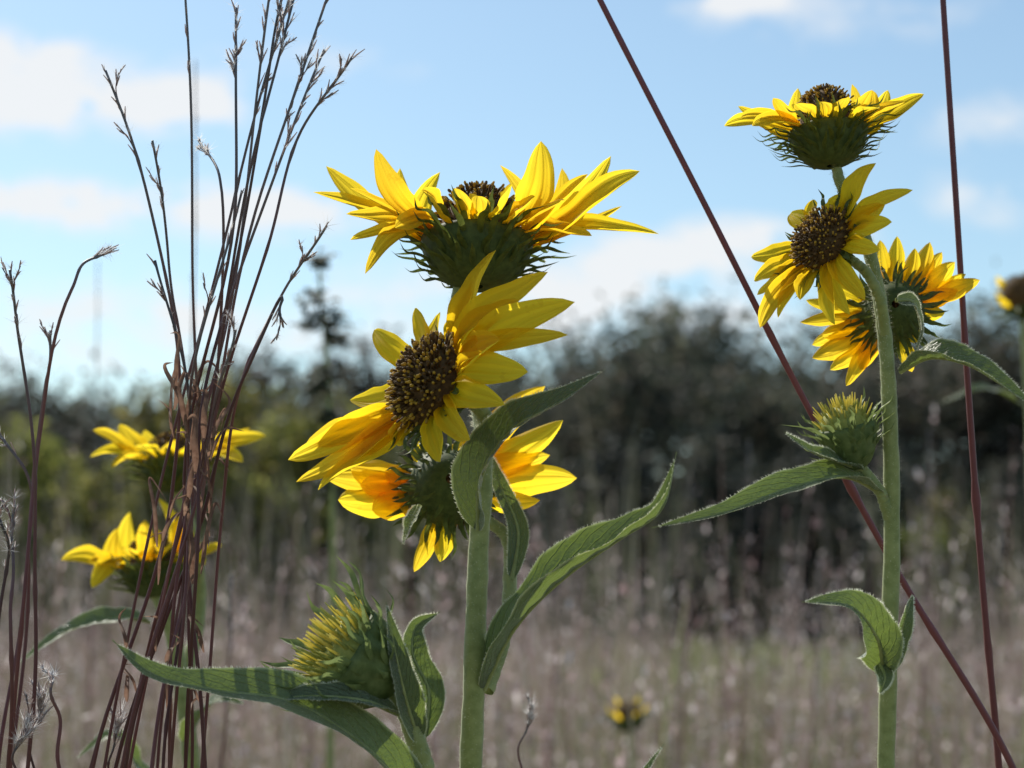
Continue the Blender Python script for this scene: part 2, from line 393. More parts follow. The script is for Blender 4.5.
leaf(A,[W(512,580,.62),W(518,530,.628),W(498,480,.632),W(492,455,.636)],.007,V(0,-.8,.5),.4,.04)
leaf(A,[W(420,505,.62),W(410,525,.618),W(403,545,.62)],.005,V(-.5,-.6,.5),.4,.04)

# ============================================================= PLANT C (bud, lower left)
gp=ground_pt(W(440,768,.585))
Cc=thing('sunflower_plant',gp,'short sunflower stem with one half-open bud and broad leaves','sunflower',group='wild sunflowers in the prairie')
stem(Cc,[gp,W(450,1400,.59),W(438,900,.585),W(424,768,.58),W(414,735,.578),W(402,705,.577),W(378,680,.576)],.0036,.0026,1200,n=80)
flower(Cc,W(343,652,.574),V(-.78,-.30,.55),.0150,[],
 H=.42,cup=1.25,gold=.9,bl=1.05,nb=15,budbr=True,spread=-.18,d0=.574,style='bud',nf=170,ln=.34,rr=.040,dR=.86,bw=.20,label='half-open flower bud wrapped in pale green bracts')
leaf(Cc,[W(418,740,.578),W(406,700,.571),W(396,655,.568),W(386,602,.570)],.0100,V(.4,-.85,.1),.6,.03)
leaf(Cc,[W(424,738,.580),W(428,690,.582),W(412,650,.585),W(415,628,.588),W(440,612,.592)],.0100,V(.3,-.8,.3),.6,.05)
leaf(Cc,[W(398,714,.574),W(360,700,.562),W(310,696,.558),W(264,700,.558)],.0100,V(.1,-.7,.7),.6,.04)
leaf(Cc,[W(425,850,.582),W(398,782,.572),W(350,735,.563),W(285,700,.556),W(215,690,.552),W(150,672,.55),W(112,640,.552)],.0185,(V(-.1,-.60,.8),V(0,-.65,.75)),.50,.05,label='broad arching leaf with pale rim')
leaf(Cc,[W(436,860,.59),W(560,850,.585),W(625,800,.58),W(664,744,.58)],.008,V(-.5,-.6,.6),.3,.04)

# ============================================================= PLANT B (right)
gp=ground_pt(W(885,768,.61))
B=thing('sunflower_plant',gp,'tall sunflower stalk with three open flowers and a bud','sunflower',group='wild sunflowers in the prairie')
stem(B,[gp,W(882,1400,.615),W(884,900,.61),W(886,768,.61),W(889,650,.608),W(892,500,.607),W(889,400,.606),W(884,330,.608),W(876,280,.612),W(864,235,.617),W(851,205,.617),W(840,182,.615),W(834,155,.615)],.0032,.0016,3400,n=110)
stem(B,[W(885,335,.607),W(880,300,.603),W(866,272,.603),W(845,255,.606)],.0018,.0015,120,'side_stem')
stem(B,[W(890,520,.607),W(880,492,.605),W(862,468,.604),W(850,450,.604)],.0019,.0016,150,'side_stem')
flower(B,W(828,132,.615),V(-.06,.16,1),.0124,[
 (724,126,-6,.9),(738,106,6,.9),(752,126,-16,.9),(773,98,-6,1.0),(795,104,-20,.9),(798,88,18,.9),(852,84,16,.9),(872,90,-8,1.0),(924,94,-2,1.1),(905,102,-10,1),(888,90,14,.9),(880,108,-18,.9),(846,98,-22,.9),(760,108,14,.9),(740,118,-12,.9),(900,110,8,.9),(820,102,-24,.8)],
 H=1.12,cup=.90,w=.0080,gold=.9,bl=.95,nb=20,bend=.04,spread=.50,d0=.615,dR=.70,pn=(.40,(0,-.9,.35)),bw=.12,label='open flower seen from the side with spiny bracts')
flower(B,W(826,243,.604),V(-.74,-.54,.38),.0108,[
 (754,281,.9),(760,328,1.1),(778,318,.9),(751,257,.8),(790,214,.9),(812,200,.8),(876,163,1.1),(913,190,.9),(892,222,1),(800,300,.9),(835,325,.9),(865,300,.9),(845,195,.9),(885,205,.9),(775,300,.9),(850,315,.8),(880,250,.8),(757,295,.8)],
 H=.66,cup=.6,w=.0078,gold=.5,bl=.8,nb=16,bend=.02,d0=.604,nf=300,auto=(.05,.030),pn=(.65,(-.2,-.9,.3)),label='open flower with brown disc facing sideways')
flower(B,W(893,312,.634),V(.1,.88,-.1),.0100,[
 (800,322,.9),(812,358,1.1),(846,386,.9),(806,300,.9),(832,284,1),(822,335,.9),(880,240,.9),(897,236,.9),(930,242,1.1),(955,262,1),(980,280,.9),(945,312,.9),(922,340,.9),(912,372,.8),(862,290,.9),(958,290,.9),(915,248,.9),(860,370,.9),(830,370,.9),(812,345,.8),(942,252,.9),(870,262,.9),(966,274,.8)],
 H=.5,cup=1.0,w=.0078,bl=.85,nb=20,bend=.06,spread=.30,d0=.634,auto=(.12,.028),bw=.13,label='open flower turned away behind the stem')
flower(B,W(845,426,.603),V(-.25,-.15,.95),.0092,[],
 H=.7,cup=1.5,gold=.75,bl=1.0,nb=15,spread=.0,budbr=True,style='bud',nf=80,ln=.36,rr=.05,dR=.82,d0=.603,bw=.19,label='small closed bud with prickly green bracts')
leaf(B,[W(882,494,.606),W(850,478,.598),W(790,488,.588),W(725,512,.582),W(652,528,.578)],.0125,(V(-.1,-.65,.75),V(0,-.7,.65)),.6,.04,label='long narrow leaf reaching sideways')
leaf(B,[W(900,372,.605),W(930,358,.598),W(965,364,.592),W(1000,384,.586),W(1040,412,.58)],.0130,(V(.1,-.5,.85),V(.1,-.6,.8)),.6,.04)
leaf(B,[W(884,672,.606),W(876,636,.596),W(850,606,.590),W(802,602,.588)],.0150,(V(-.35,-.85,.3),V(-.1,-.6,.75)),.5,.03,label='small hood shaped leaf drooping at stem node')
leaf(B,[W(888,676,.606),W(897,645,.600),W(906,615,.598),W(913,594,.600)],.0070,V(.5,-.8,.2),.5,.03)
leaf(B,[W(880,664,.604),W(885,678,.60),W(880,694,.599)],.005,V(0,-1,.2),.3,.03)
leaf(B,[W(862,470,.603),W(840,462,.596),W(812,452,.592),W(784,432,.592)],.0072,V(0,-.6,.8),.5,.05)
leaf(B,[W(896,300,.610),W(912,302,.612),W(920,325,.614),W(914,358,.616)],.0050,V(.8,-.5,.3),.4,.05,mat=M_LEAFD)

# ============================================================= LEFT soft flowers
gp=ground_pt(W(190,768,.82))
L=thing('sunflower_plant',gp,'sunflower with two yellow flowers standing among red grass','sunflower',group='wild sunflowers in the prairie')
stem(L,[gp,W(192,1200,.83),W(192,768,.82),W(182,690,.82),W(165,610,.82),W(152,585,.82)],.0042,.003,900,n=70)
stem(L,[W(182,690,.82),W(200,600,.84),W(185,510,.84),W(172,478,.84)],.003,.0024,300,'side_stem')
flower(L,W(172,462,.84),V(-.05,.12,1),.0130,[(93,430,-5),(90,457,-12),(112,468,-20),(120,424,14,1.1),(145,430,20),(250,428,10),(266,436,0,1.1),(243,462,-16),(225,440,16),(200,446,-24),(160,450,-28),(180,428,26),(235,450,-8),(135,446,-22)],
  H=.9,cup=1.0,w=.0100,bl=1.0,nb=16,bend=.10,d0=.84,dR=.7,pn=(.5,(0,-.9,.35)))
flower(L,W(152,566,.82),V(-.1,.12,1),.0130,[(61,560,-8),(92,588,-18,1),(118,528,5),(130,512,14,1.1),(158,498,10,1.2),(172,512,16),(180,530,14),(222,545,6),(205,565,-12),(170,545,-22),(125,548,-24),(88,562,-10),(145,520,-16),(160,530,-18)],
  H=.9,cup=1.0,w=.0100,bl=1.0,nb=16,bend=.10,d0=.82,dR=.7,pn=(.5,(0,-.9,.35)))
leaf(L,[W(150,622,.80),W(120,618,.79),W(70,630,.785),W(15,666,.78)],.0125,V(0,-.5,.85),.4,.05)
leaf(L,[W(186,742,.815),W(198,718,.80),W(222,700,.79),W(245,704,.79)],.012,V(0,-.5,.8),.4,.05)
leaf(L,[W(190,800,.82),W(140,768,.8),W(112,735,.79),W(75,760,.79)],.010,V(0,-.6,.8),.4,.06)

def far_flower(x,y,d,R,lab,ax,sr=.0028,np_=13,pl=2.3,pw=.010,gold=.4):
    gp=ground_pt(W(x,768,d)); o=thing('sunflower_plant',gp,lab,'sunflower',group='wild sunflowers in the prairie')
    stem(o,[gp,W(x+4,900,d),W(x+4,y+60,d),W(x,y+8,d)],sr*1.2,sr,0,n=24)
    tips=[]
    for k in range(np_):
        a=k*6.283/np_+random.uniform(-.15,.15); e=R*pl
        tips.append((x+math.cos(a)*e*F/d*.95,y-8+math.sin(a)*e*F/d*.40-4,math.sin(a)*-e*1000))
    flower(o,W(x,y,d),ax,R,tips,H=.9,cup=1,w=pw,bl=1,nf=80,nb=12,d0=d,gold=gold)
    c=W(x+4,y+110,d)
    for s in(-1,1): leaf(o,[c,c+V(.03*s,-.01,.012),c+V(.07*s,-.02,.0)],.014,V(0,-.4,1),.3,.1)
far_flower(1022,296,1.5,.017,'withered brown sunflower head with few small petals',V(-.5,-.4,.7),np_=5,pl=1.5,pw=.008)
far_flower(628,716,2.6,.020,'low fading yellow sunflower in brown grass',V(-.2,-.2,1),np_=6,pl=1.5,pw=.007,gold=.9)

# ============================================================= grasses (bluestem)
def spikelets(mb,c,t0,t1,n,ln=.0055,fl=0.85,nh=12):
    L=len(c)-1
    for k in range(n):
        t=(t0+(t1-t0)*(k+random.random()*.6)/n)*L; i=min(int(t),L-1); p=c[i].lerp(c[i+1],t-i)
        ax=(c[min(i+1,L)]-c[max(i-1,0)]).normalized(); e1,e2,_=frame(ax); a=random.random()*6.283
        d=e1*math.cos(a)+e2*math.sin(a); l=ln*random.uniform(.6,1.2)
        q=p+d*.0002; m=q+(ax+d*.22).normalized()*l*.5; tp=q+(ax+d*random.uniform(.1,.4)).normalized()*l
        mb.tube([q,m,tp],lambda t:.0001+.00018*math.sin(math.pi*min(t,.95)),4,1)
        if random.random()<fl:
            for _ in range(nh):
                dd=(ax*random.uniform(.1,1)+e1*random.gauss(0,.7)+e2*random.gauss(0,.7)).normalized()
                sd=dd.cross(ax); sd=sd.normalized()*.00009 if sd.length>1e-5 else e1*.0001
                mb.tri(m-sd,m+sd,m+dd*l*random.uniform(.35,.9),2)
def gstem(parent,pts,r0,r1,spk=0,t0=.6,branches=0,name='grass_stem',fluff=None,**kw):
    c=spath(pts,60); mb=MB()
    ph=random.random(); c=[p+Vector((math.sin(i*.35+ph*9),math.cos(i*.3+ph*5),0))*.0006 for i,p in enumerate(c)]
    mb.tube(c,lambda t:(r0+(r1-r0)*t)*(1+0.4*math.exp(-(((t*7.3+ph)%1)-.5)**2*900)),7,0)
    if spk: spikelets(mb,c,t0,1,spk)
    if fluff: spikelets(mb,c,fluff[0],1,fluff[1],.008,1,16)
    for b in range(branches):
        tt=random.uniform(t0,.97); i=int(tt*60); p=c[i]; ax=(c[i+1]-c[i]).normalized()
        s=1 if b%2 else -1; d=(ax+V(s*random.uniform(.15,.45),random.uniform(-.3,.3),0)).normalized()
        l=random.uniform(.007,.013); bc=spath([p,p+ax*l*.4+d*l*.2,p+ax*l*.5+d*l*.55+V(s*.001,0,0)],10)
        mb.tube(bc,lambda t:.00018,5,0); spikelets(mb,bc,.3,1,4,.0036,1)
    return mb.done(name,[M_BLUE,M_SPIKE,M_FLUFF],parent,c[0])
gb=ground_pt(W(150,768,.62))
G=thing('bluestem_grass',gb,'dense tuft of reddish bluestem grass with feathery seed heads','grass',group='bluestem grass tufts')
def root(o,x,d): return [Vector((o.x+random.uniform(-.05,.05),o.y+random.uniform(-.03,.03),0)),W(x-6,1300,d)]
S=[
 ([(150,768),(185,480),(235,210),(292,-20)],.60,9,2,.76),
 ([(132,768),(178,480),(222,270),(272,-30)],.61,7,1,.80),
 ([(165,768),(196,450),(238,200),(234,8)],.60,9,2,.80),
 ([(142,768),(200,450),(258,190),(332,-20)],.59,11,2,.74),
 ([(172,768),(205,440),(262,250),(300,130),(346,58)],.60,11,2,.76),
 ([(125,768),(172,500),(162,360),(148,200),(106,70)],.61,10,2,.76),
 ([(150,768),(184,500),(191,250),(180,-20)],.63,3,0,.8),
 ([(158,768),(208,500),(250,360),(290,290),(322,226)],.61,9,2,.72),
 ([(140,768),(178,560),(206,380),(262,120),(300,-20)],.60,8,2,.78),
 ([(160,768),(190,560),(205,420),(235,290),(275,60),(285,-20)],.595,8,1,.78),
 ([(150,768),(195,520),(230,380),(268,300),(266,318)],.60,6,1,.75),
 ([(165,768),(175,600),(200,470),(225,360),(275,180),(330,50)],.605,11,2,.74),
 ([(145,768),(160,640),(180,470),(178,330),(165,250),(150,140)],.62,6,1,.78),
 ([(135,768),(165,560),(210,360),(215,180),(198,140)],.62,6,1,.78),
 ([(140,768),(165,600),(182,420),(150,260)],.60,6,1,.76),
 ([(170,768),(195,600),(228,400),(240,330)],.59,6,1,.7),
 ([(155,768),(178,610),(190,470),(212,350),(240,190)],.60,8,1,.74),
]
for k_,(pts,d,sp,br,t0) in enumerate(S):
    ox=(-42+88*((k_*7)%17)/16)+random.uniform(-3,3); o2=random.uniform(-14,14)
    P=root(gb,pts[0][0]+ox,d)+[W(x+random.uniform(-4,4)+ox*max(0,(y-380)/390)+o2*(1 if 250<y<600 else 0),y,d+random.uniform(-.014,.014)) for x,y in pts]
    gstem(G,P,random.uniform(.0006,.00085),.00038,sp,t0+.12,br)
# frayed dry leaf blades and sheaths, thin and tangled
for k in range(46):
    d=.6+random.uniform(-.02,.02); knot=k<26
    x0=random.uniform(168,212) if knot else random.uniform(125,215); y0=random.uniform(370,520) if knot else random.uniform(480,740); mb=MB()
    dx=random.uniform(-22,24); h=random.uniform(25,90)
    P=[W(x0,y0,d),W(x0+dx*.3,y0-h*.4,d-.003),W(x0+dx,y0-h*.8,d+.004),W(x0+dx+random.uniform(-18,18),y0-h*random.uniform(.5,1.1),d)]
    c=spath(P,20); wd=random.uniform(.0007,.0024)
    mb.blade(c,lambda t:wd*min(1,t*4+.3)*max(.03,(1-t**2)),V(random.uniform(-.8,.8),-1,random.uniform(-.3,.5)),5,0,.4)
    mb.done('grass_blade',[M_DRY],G,c[0])
gb2=ground_pt(W(20,768,.63))
G2=thing('bluestem_grass',gb2,'sparse tuft of brown bluestem stalks with bent tips','grass',group='bluestem grass tufts')
for pts,d,sp,br,t0 in [([(12,768),(22,600),(42,430),(70,290),(84,264),(103,254)],.62,7,1,.80),([(28,768),(36,620),(34,480),(22,350),(8,270)],.60,9,2,.72),
  ([(8,768),(12,620),(12,560),(14,505)],.60,8,2,.72),([(0,768),(22,600),(46,380),(52,330)],.63,5,1,.78),([(60,768),(58,720),(52,690),(50,672)],.61,6,1,.7),([(10,768),(30,560),(24,470),(-10,420)],.64,6,1,.74),
  ([(-15,768),(-5,640),(8,560),(2,520)],.6,8,3,.66)]:
    P=root(gb2,pts[0][0],d)+[W(x,y,d+random.uniform(-.01,.01)) for x,y in pts]; gstem(G2,P,.0008,.0004,sp,t0+.1,br)
def stalk(pts,d,r0,r1,lab):
    o=Vector((W(*pts[0],d).x,W(*pts[0],d).y+.03,0))
    T=thing('grass_stalk',o,lab,'grass stalk'); P=[o]+[W(x,y,d) for x,y in pts]
    c=spath(P,70); mb=MB(); mb.tube(c,lambda t:(r0+(r1-r0)*t)*(1+.5*math.exp(-(((t*9)%1)-.5)**2*1200)),10,0,0,1)
    mb.done('stem',[M_RED],T,o)
    return T
stalk([(1070,900),(1000,742),(905,585),(800,392),(705,205),(600,0),(560,-80)],.63,.0012,.0009,'slanting dark red bare grass stalk crossing the sunflower')
stalk([(1006,900),(999,768),(984,600),(969,400),(956,200),(943,0),(938,-80)],.64,.0012,.0009,'upright dark red bare grass stalk beside the sunflower')
for x,y,d,nm,fl in [(40,720,.62,'pale fluffy dry seed head',(.78,22)),(22,746,.60,'pale fluffy dry seed head',(.80,20)),(118,742,.63,'pale fluffy dry seed head',(.82,20)),(528,732,.7,'brown dry seed head with wispy hairs',(.86,12))]:
    o=ground_pt(W(x,768,d)); T=thing('dry_grass',o,nm,'grass'); gstem(T,[o,W(x,1100,d),W(x-5,790,d),W(x-8,y+15,d),W(x+2,y-16,d)],.0006,.0003,4,.86,1,fluff=fl)
for x,y,d in [(98,260,2.4),(196,60,1.6),(232,575,1.2),(750,440,2.2),(690,470,2.5),(430,560,1.6),(930,430,2.4),(560,500,2.2),(1000,520,2.0),(820,560,1.9)]:
    o=Vector((W(x,768,d).x-.03,W(x,768,d).y,0)); T=thing('bluestem_grass',o,'single tall dry bluestem stalk with thin seed head','grass',group='tall dry grass stalks')
    gstem(T,[o,W(x-10,768,d),W(x-4,(y+768)/2,d),W(x,y,d)],.0011,.0006,16,.7,4)

o=Vector((W(325,768,1.7).x,W(325,768,1.7).y,0)); T=thing('leafy_weed',o,'dark slender weed with small clustered leaves up its stem','weed')
c=spath([o,W(330,768,1.7),W(332,500,1.7),W(328,380,1.7),W(318,258,1.7)],40)
mb=MB(); mb.tube(c,lambda t:.003*(1-t)+.0012,6,0); mb.done('stem',[M_STEM],T,o)
M_WEED=mat_simple("weed_leaf",(0.025,0.035,0.02),(0.06,0.08,0.04),60,.6,.08)
mb=MB()
for yy,w_,xo in [(266,9,-2),(300,15,-6),(322,10,10),(326,16,-8),(342,10,14),(378,15,2),(392,8,-4),(420,12,4),(450,16,0),(485,14,3)]:
    for k in range(34):
        p=W(322+xo+random.gauss(0,w_*.45),yy+random.gauss(0,5),1.7+random.gauss(0,.01)); a=random.random()*6.28
        q=p+V(math.cos(a),math.sin(a),random.uniform(-.3,.5))*.011
        mb.blade([p,p.lerp(q,.5)+V(0,0,.002),q],lambda t:.008*math.sin(math.pi*(.1+t*.85)),V(0,-.3,1),3,0,.2)
mb.done('leaves',[M_WEED],T,o)

# ============================================================= ground
def stuffmesh(name,v,f,mats,uv=None,mi=None):
    me=bpy.data.meshes.new(name); nf=len(f); k=f.shape[1]
    me.vertices.add(len(v)); me.vertices.foreach_set('co',v.astype(np.float32).ravel())
    me.loops.add(nf*k); me.loops.foreach_set('vertex_index',f.astype(np.int32).ravel())
    me.polygons.add(nf); me.polygons.foreach_set('loop_start',np.arange(0,nf*k,k,dtype=np.int32))
    for m in mats: me.materials.append(m)
    if mi is not None: me.polygons.foreach_set('material_index',mi.astype(np.int32))
    me.update(calc_edges=True); me.validate()
    return me
n=80; xs=np.sign(np.linspace(-1,1,n))*np.abs(np.linspace(-1,1,n))**2.2*900
gx,gy=np.meshgrid(xs,xs); gz=0.04*np.sin(gx*.35)*np.cos(gy*.27)+.03*np.sin(gx*1.3+gy)
v=np.stack([gx.ravel(),gy.ravel(),gz.ravel()-.05],1); idx=np.arange(n*n).reshape(n,n)
f=np.stack([idx[:-1,:-1].ravel(),idx[:-1,1:].ravel(),idx[1:,1:].ravel(),idx[1:,:-1].ravel()],1)
m,nt,oo=newmat('prairie_soil'); g=N(nt,'ShaderNodeNewGeometry')
nn=noise(nt,g.outputs['Position'],.35,6); c=ramp(nt,nn,[(.35,(.18,.14,.11)),(.55,(.20,.20,.11)),(.7,(.26,.22,.16))])
n2=noise(nt,g.outputs['Position'],9,5); c=mixc(nt,math_(nt,'MULTIPLY',n2,.6),c,(.09,.07,.055)); surf(nt,oo,c,.9,0,bump=n2,bstr=.5,bdist=.05)
me=stuffmesh('ground',v,f,[m]); gr=bpy.data.objects.new('ground',me); COL.objects.link(gr); gr['kind']='structure'; gr['label']='dry brown prairie soil with patches of green'; gr['category']='ground'

def grass_mesh(n,dmin,dmax,hm,hs,width,seeds,power=1.0,xk=.36,hx=None,sw=1.0,hmax=1.8,xr=None,ts=.62):
    d=dmin+(dmax-dmin)*rng.random(n)**power
    x=(rng.random(n)*2-1)*(d*xk+.5) if xr is None else (xr[0]+(xr[1]-xr[0])*rng.random(n))*d
    h=np.clip(rng.normal(hm,hs,n),.35,hmax)
    if hx is not None: h*=hx(x,d)
    la=rng.random(n)*6.283; lean=rng.gamma(2,.05,n)*h
    oa=rng.random(n)*3.14159; ox,oy=np.cos(oa),np.sin(oa)
    T=np.array([0,.4,.7,.9,1.0]); wv=np.array([1,.9,.7,.5,.2]); rows=[]
    ww=width*(0.6+.8*rng.random(n))*(1+d*.12)
    for t,wt in zip(T,wv):
        cx=x+np.cos(la)*lean*t**2.2; cy=d+np.sin(la)*lean*t**2.2; cz=h*t*(1-.05*t)-.03
        rows.append(np.stack([cx-ox*ww*wt/2,cy-oy*ww*wt/2,cz],1)); rows.append(np.stack([cx+ox*ww*wt/2,cy+oy*ww*wt/2,cz],1))
    V_=np.stack(rows,1).reshape(-1,3); b=(np.arange(n)*10)[:,None]
    F_=np.concatenate([b+np.array([[2*i,2*i+1,2*i+3,2*i+2]]) for i in range(4)],0)
    vs=[V_]; fs=[F_]; off=len(V_); mi=[np.zeros(len(F_))]
    for s in range(seeds):
        sel=rng.random(n)<.8; k=sel.sum(); t=rng.uniform(ts,1.0,k)
        cx=x[sel]+np.cos(la[sel])*lean[sel]*t**2.2; cy=d[sel]+np.sin(la[sel])*lean[sel]*t**2.2; cz=h[sel]*t*(1-.05*t)-.03
        a=rng.random(k)*6.283; el=rng.uniform(.3,1.3,k); l=rng.uniform(.010,.026,k)*sw; dx=np.cos(a)*np.cos(el)*l; dy=np.sin(a)*np.cos(el)*l; dz=np.sin(el)*l
        w2=l*.16; px,py=-np.sin(a)*w2,np.cos(a)*w2
        q=np.stack([np.stack([cx,cy,cz],1),np.stack([cx+dx*.5+px,cy+dy*.5+py,cz+dz*.5],1),np.stack([cx+dx,cy+dy,cz+dz],1),np.stack([cx+dx*.5-px,cy+dy*.5-py,cz+dz*.5],1)],1).reshape(-1,3)
        fq=(np.arange(k)*4)[:,None]+np.array([[0,1,2,3]])+off; off+=len(q); vs.append(q); fs.append(fq); mi.append(np.ones(len(fq)))
    return np.concatenate(vs),np.concatenate(fs),np.concatenate(mi)
M_G1=mat_island('dry_grass_blades',[(0,(.13,.075,.07)),(.35,(.28,.19,.17)),(.6,(.37,.29,.24)),(.8,(.20,.20,.11)),(1,(.68,.57,.50))],.6,.45)
M_G2=mat_island('dry_grass_seed',[(0,(.26,.17,.18)),(.5,(.50,.38,.38)),(1,(.85,.76,.74))],.8,.55)
M_G3=mat_island('green_grass_blades',[(0,(.11,.13,.04)),(.5,(.19,.22,.08)),(1,(.30,.30,.14))],.7,.45)
M_G4=mat_island('fresh_green_grass',[(0,(.24,.27,.12)),(1,(.40,.39,.22))],.7,.5)
M_G5=mat_island('brush_twigs',[(0,(.08,.075,.065)),(.5,(.17,.155,.125)),(.8,(.18,.20,.09)),(1,(.42,.36,.32))],.7,.4)
gapR=lambda x,d: ((x/d>.08)&(x/d<.20))
hx=lambda x,d: np.where((d>4.5)&(rng.random(len(x))<.6),.82,1.0)*np.where(gapR(x,d)&(d>4),.90,1)
hx2=lambda x,d: np.where(gapR(x,d),np.where(d>18,.40,.86),1.0)
def addstuff(nm,args,kw,mats,lab):
    v,f,mi=grass_mesh(*args,**kw); me=stuffmesh(nm,v,f,mats,mi=mi); o=bpy.data.objects.new(nm,me); COL.objects.link(o); o['kind']='stuff'; o['label']=lab; o['category']='grass'
addstuff('prairie_grass',(6000,2.2,9,1.12,.19,.0026,10,1.0),dict(hx=hx),[M_G1,M_G2],'tall dry pinkish brown prairie grass with pale seed plumes')
addstuff('prairie_grass',(1100,2.6,8,1.48,.13,.0022,16,1.0),dict(hmax=1.85,ts=.70),[M_G1,M_G2],'scattered taller mauve grass stalks with feathery heads')
addstuff('prairie_grass',(13000,8,34,.84,.20,.0035,5,.8),dict(xk=.34,sw=1.6,hx=hx2),[M_G1,M_G2],'tan meadow grass stretching to the field edge')
addstuff('green_undergrowth',(4500,2.2,9,.92,.16,.005,0,1.0),dict(),[M_G3],'green leafy blades growing low between dry grass')
addstuff('green_grass',(4500,18,30,.62,.08,.014,0,1.0),dict(xr=(-.12,.22)),[M_G4],'short muted green grass strip before the trees')
addstuff('brush',(1500,22,38,2.2,.85,.010,8,1.0),dict(xk=.33,sw=3.5,hmax=4.0,ts=.35,hx=lambda x,d: np.where(gapR(x,d)&(rng.random(len(x))<.7),.3,1.0)),[M_G5,M_G5],'tall tangled twiggy grey brown brush')

# ============================================================= trees
M_CROWN=mat_island('tree_leaves',[(0,(.07,.085,.06)),(.5,(.125,.138,.095)),(.8,(.20,.20,.13)),(1,(.32,.27,.20))],.6,.40,objrand=True,big=(.8,(.5,.52,.58)))
M_SHR=mat_island('shrub_leaves',[(0,(.15,.19,.045)),(.5,(.29,.33,.08)),(1,(.52,.51,.16))],.6,.48,objrand=True,big=(1.3,(.38,.38,.42)))
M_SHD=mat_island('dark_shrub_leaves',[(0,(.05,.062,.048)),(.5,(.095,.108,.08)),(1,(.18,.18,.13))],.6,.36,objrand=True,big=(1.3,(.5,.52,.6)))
def make_tree(h,nl,leafn,ls,mat,label,cat,name,group,low=.15):
    e=thing(name,Vector((0,0,0)),label,cat,group)
    mb=MB(); tp=spath([V(0,0,-.1),V(random.uniform(-.1,.1),0,h*.3),V(random.uniform(-.3,.3),random.uniform(-.2,.2),h*.65),V(random.uniform(-.3,.3),0,h*.93)],14)
    mb.tube(tp,lambda t:h*.022*(1-t)+.015,8); ends=[]
    for k in range(nl):
        t=random.uniform(low,.97); i=int(t*14); p=tp[i]; a=k*2.4+random.uniform(-.4,.4); l=h*(.34*(1-t*.6))*random.uniform(.6,1.25)
        q=p+V(math.cos(a)*l,math.sin(a)*l,l*random.uniform(.35,1.1)); mid=p.lerp(q,.5)+V(0,0,-l*.06)
        c=spath([p,mid,q],6); mb.tube(c,lambda tt:h*.007*(1-tt)+.006,5)
        ends+= [c[3],c[4],c[5],c[6],q]
        for s in range(6):
            tw=q+V(random.gauss(0,.35),random.gauss(0,.35),random.uniform(.1,1.3))*h*.11
            mb.tube([c[4],c[4].lerp(tw,.5),tw],lambda tt:.010*(1-tt)+.005,3)
            if s<3: ends.append(tw)
    ends.append(tp[-1]); mb.done('trunk',[M_BARK],e,Vector((0,0,0)))
    E=np.array([tuple(p) for p in ends]); n=leafn; c=E[rng.integers(0,len(E),n)]
    sub=rng.integers(0,9,n); cl=rng.normal(0,h*.04,(len(E),9,3))
    P=c+cl[rng.integers(0,len(E),n),sub]+rng.normal(0,h*.026,(n,3)); P[:,2]=np.maximum(P[:,2],.1)
    a=rng.normal(0,1,(n,3)); a/=np.linalg.norm(a,axis=1)[:,None]; b=np.cross(a,rng.normal(0,1,(n,3))); b/=np.linalg.norm(b,axis=1)[:,None]
    s=(ls*rng.uniform(.6,1.4,n))[:,None]
    q=np.stack([P-a*s,P+b*s*.45,P+a*s,P-b*s*.45],1).reshape(-1,3)
    me=stuffmesh('crown',q,np.arange(n*4).reshape(n,4),[mat]); o=bpy.data.objects.new('crown',me); COL.objects.link(o); o.parent=e
    return e
protos=[make_tree(7.0,random.randint(16,20),3600,.13,M_CROWN,'dark leafy tree at the edge of the field','tree','tree','trees along the field edge',low=.08) for _ in range(4)]
sprotos=[make_tree(3.0,16,2200,.08,M_SHR,'low bushy olive green shrub by the field edge','shrub','shrub','shrubs along the field edge',low=.05) for _ in range(3)]
dprotos=[make_tree(3.0,16,2600,.09,M_SHD,'dark dense shrub at the foot of the trees','shrub','shrub','shrubs along the field edge',low=.02) for _ in range(2)]
def place(p,x,y,s,sz,rot,first):
    ch=list(p.children)
    if first: e=p
    else:
        e=p.copy(); COL.objects.link(e)
        for c in ch:
            k=c.copy(); k.parent=e; COL.objects.link(k)
    e.location=(x,y,0); e.scale=(s,s,sz); e.rotation_euler=(0,0,rot)
def toph(x,y):
    px=512+x/y*F
    ys=np.interp(px,[-200,0,150,300,420,560,640,700,800,900,1024,1250],[395,390,400,385,370,350,335,328,340,335,325,330])
    return (590-ys)/F*y+CAMZ
used=set()
for row,(y0,n,hk) in enumerate([(40,24,.86),(46,26,1.0)]):
    for i in range(n):
        x=(-1+2*(i+.5)/n)*y0*.36+random.uniform(-.3,.3); y=y0+random.uniform(-1.5,1.5)
        H=toph(x,y)*hk*random.uniform(.88,1.04); k=random.randrange(4); fst=k not in used; used.add(k)
        sz=H/7.0; place(protos[k],x,y,sz*random.uniform(1.0,1.3),sz,random.uniform(0,6.28),fst)
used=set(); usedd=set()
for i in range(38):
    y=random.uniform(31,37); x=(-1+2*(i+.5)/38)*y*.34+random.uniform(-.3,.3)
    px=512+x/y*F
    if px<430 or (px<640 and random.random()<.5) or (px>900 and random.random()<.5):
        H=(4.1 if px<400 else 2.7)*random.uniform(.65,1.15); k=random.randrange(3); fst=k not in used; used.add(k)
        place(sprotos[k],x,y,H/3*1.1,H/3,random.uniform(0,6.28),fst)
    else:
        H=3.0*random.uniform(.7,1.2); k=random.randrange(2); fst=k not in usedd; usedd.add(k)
        place(dprotos[k],x,y+1.5,H/3*1.2,H/3,random.uniform(0,6.28),fst)

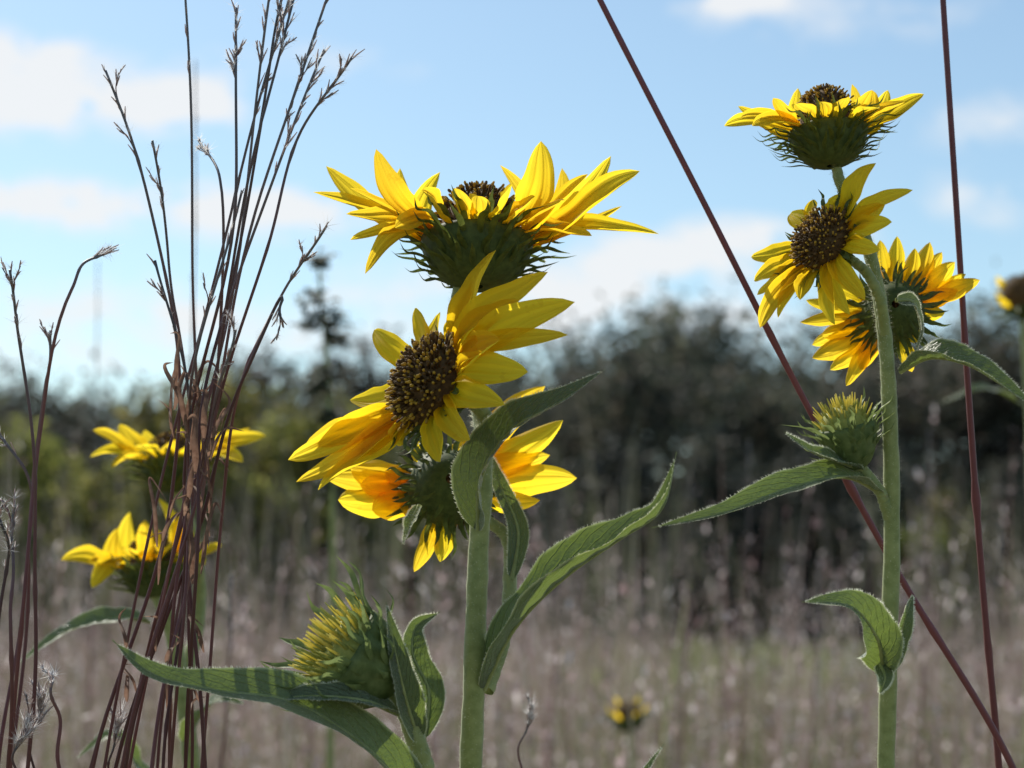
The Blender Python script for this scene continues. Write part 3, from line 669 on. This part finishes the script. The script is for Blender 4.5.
# ============================================================= light + sky
az=math.radians(-32); el=math.radians(44)
sd=Vector((math.sin(az)*math.cos(el),math.cos(az)*math.cos(el),math.sin(el)))
sl=bpy.data.lights.new('sun','SUN'); sl.energy=5; sl.angle=math.radians(.5); sl.color=(1,.95,.85)
so=bpy.data.objects.new('sun',sl); COL.objects.link(so); so.rotation_euler=sd.to_track_quat('Z','Y').to_euler(); so.location=(0,0,10)
w=bpy.data.worlds.new("World"); scene.world=w; w.use_nodes=True; nt=w.node_tree; nt.nodes.clear()
out=N(nt,'ShaderNodeOutputWorld'); bg=N(nt,'ShaderNodeBackground'); nt.links.new(bg.outputs[0],out.inputs[0]); bg.inputs[1].default_value=.14
sky=N(nt,'ShaderNodeTexSky',sky_type='NISHITA'); sky.sun_disc=False; sky.sun_elevation=el; sky.sun_rotation=az; sky.air_density=1.0; sky.dust_density=.6; sky.ozone_density=1.5
tc=N(nt,'ShaderNodeTexCoord'); gen=tc.outputs['Generated']
tint=mixc(nt,1.0,sky.outputs[0],(.80,.92,.91),'MULTIPLY')
tint=mixc(nt,.10,tint,(5.2,5.6,6.0))
mp=N(nt,'ShaderNodeMapping'); mp.inputs['Scale'].default_value=(1,1,1.8); nt.links.new(gen,mp.inputs[0])
n1=noise(nt,mp.outputs[0],26,9,.60)
def blob(x,y,sx,sy,amp):
    dv=(FW+RT*((x-512)/F)+UP*((384-y)/F)).normalized()
    s=N(nt,'ShaderNodeVectorMath',operation='SUBTRACT'); nt.links.new(gen,s.inputs[0]); s.inputs[1].default_value=dv
    q=N(nt,'ShaderNodeVectorMath',operation='MULTIPLY'); nt.links.new(s.outputs[0],q.inputs[0]); q.inputs[1].default_value=(F/sx,F/sx,F/sy)
    l=N(nt,'ShaderNodeVectorMath',operation='LENGTH'); nt.links.new(q.outputs[0],l.inputs[0])
    e=math_(nt,'POWER',2.718,math_(nt,'MULTIPLY',math_(nt,'MULTIPLY',l.outputs['Value'],l.outputs['Value']),-1))
    return math_(nt,'MULTIPLY',e,amp)
tot=None
for b in [(20,62,70,26,1.6),(60,100,120,26,1.3),(185,102,50,22,1.6),(40,203,80,20,1.4),(250,210,110,24,1.3),(740,245,100,24,1.3),(740,0,50,14,1.3),(560,275,160,30,.6),(980,200,60,30,.5),(330,60,120,25,.3),(850,20,150,30,.35),(-250,120,160,50,.9),(1350,90,200,50,.9),(1000,120,120,22,.4),(100,330,300,50,.6),(650,320,300,40,.5)]:
    q=blob(*b); tot=q if tot is None else math_(nt,'ADD',tot,q)
dens=math_(nt,'MULTIPLY',tot,math_(nt,'MULTIPLY_ADD',n1,4.4,-1.4))
mask=ramp(nt,dens,[(.12,(0,0,0)),(.40,(.42,.42,.42)),(.75,(1,1,1))])
mask=math_(nt,'MULTIPLY',mask,.92)
cc=mixc(nt,mask,tint,(6.4,6.5,6.6))
nt.links.new(cc,bg.inputs[0])
for ob in bpy.data.objects:
    if '_o' in ob: del ob['_o']
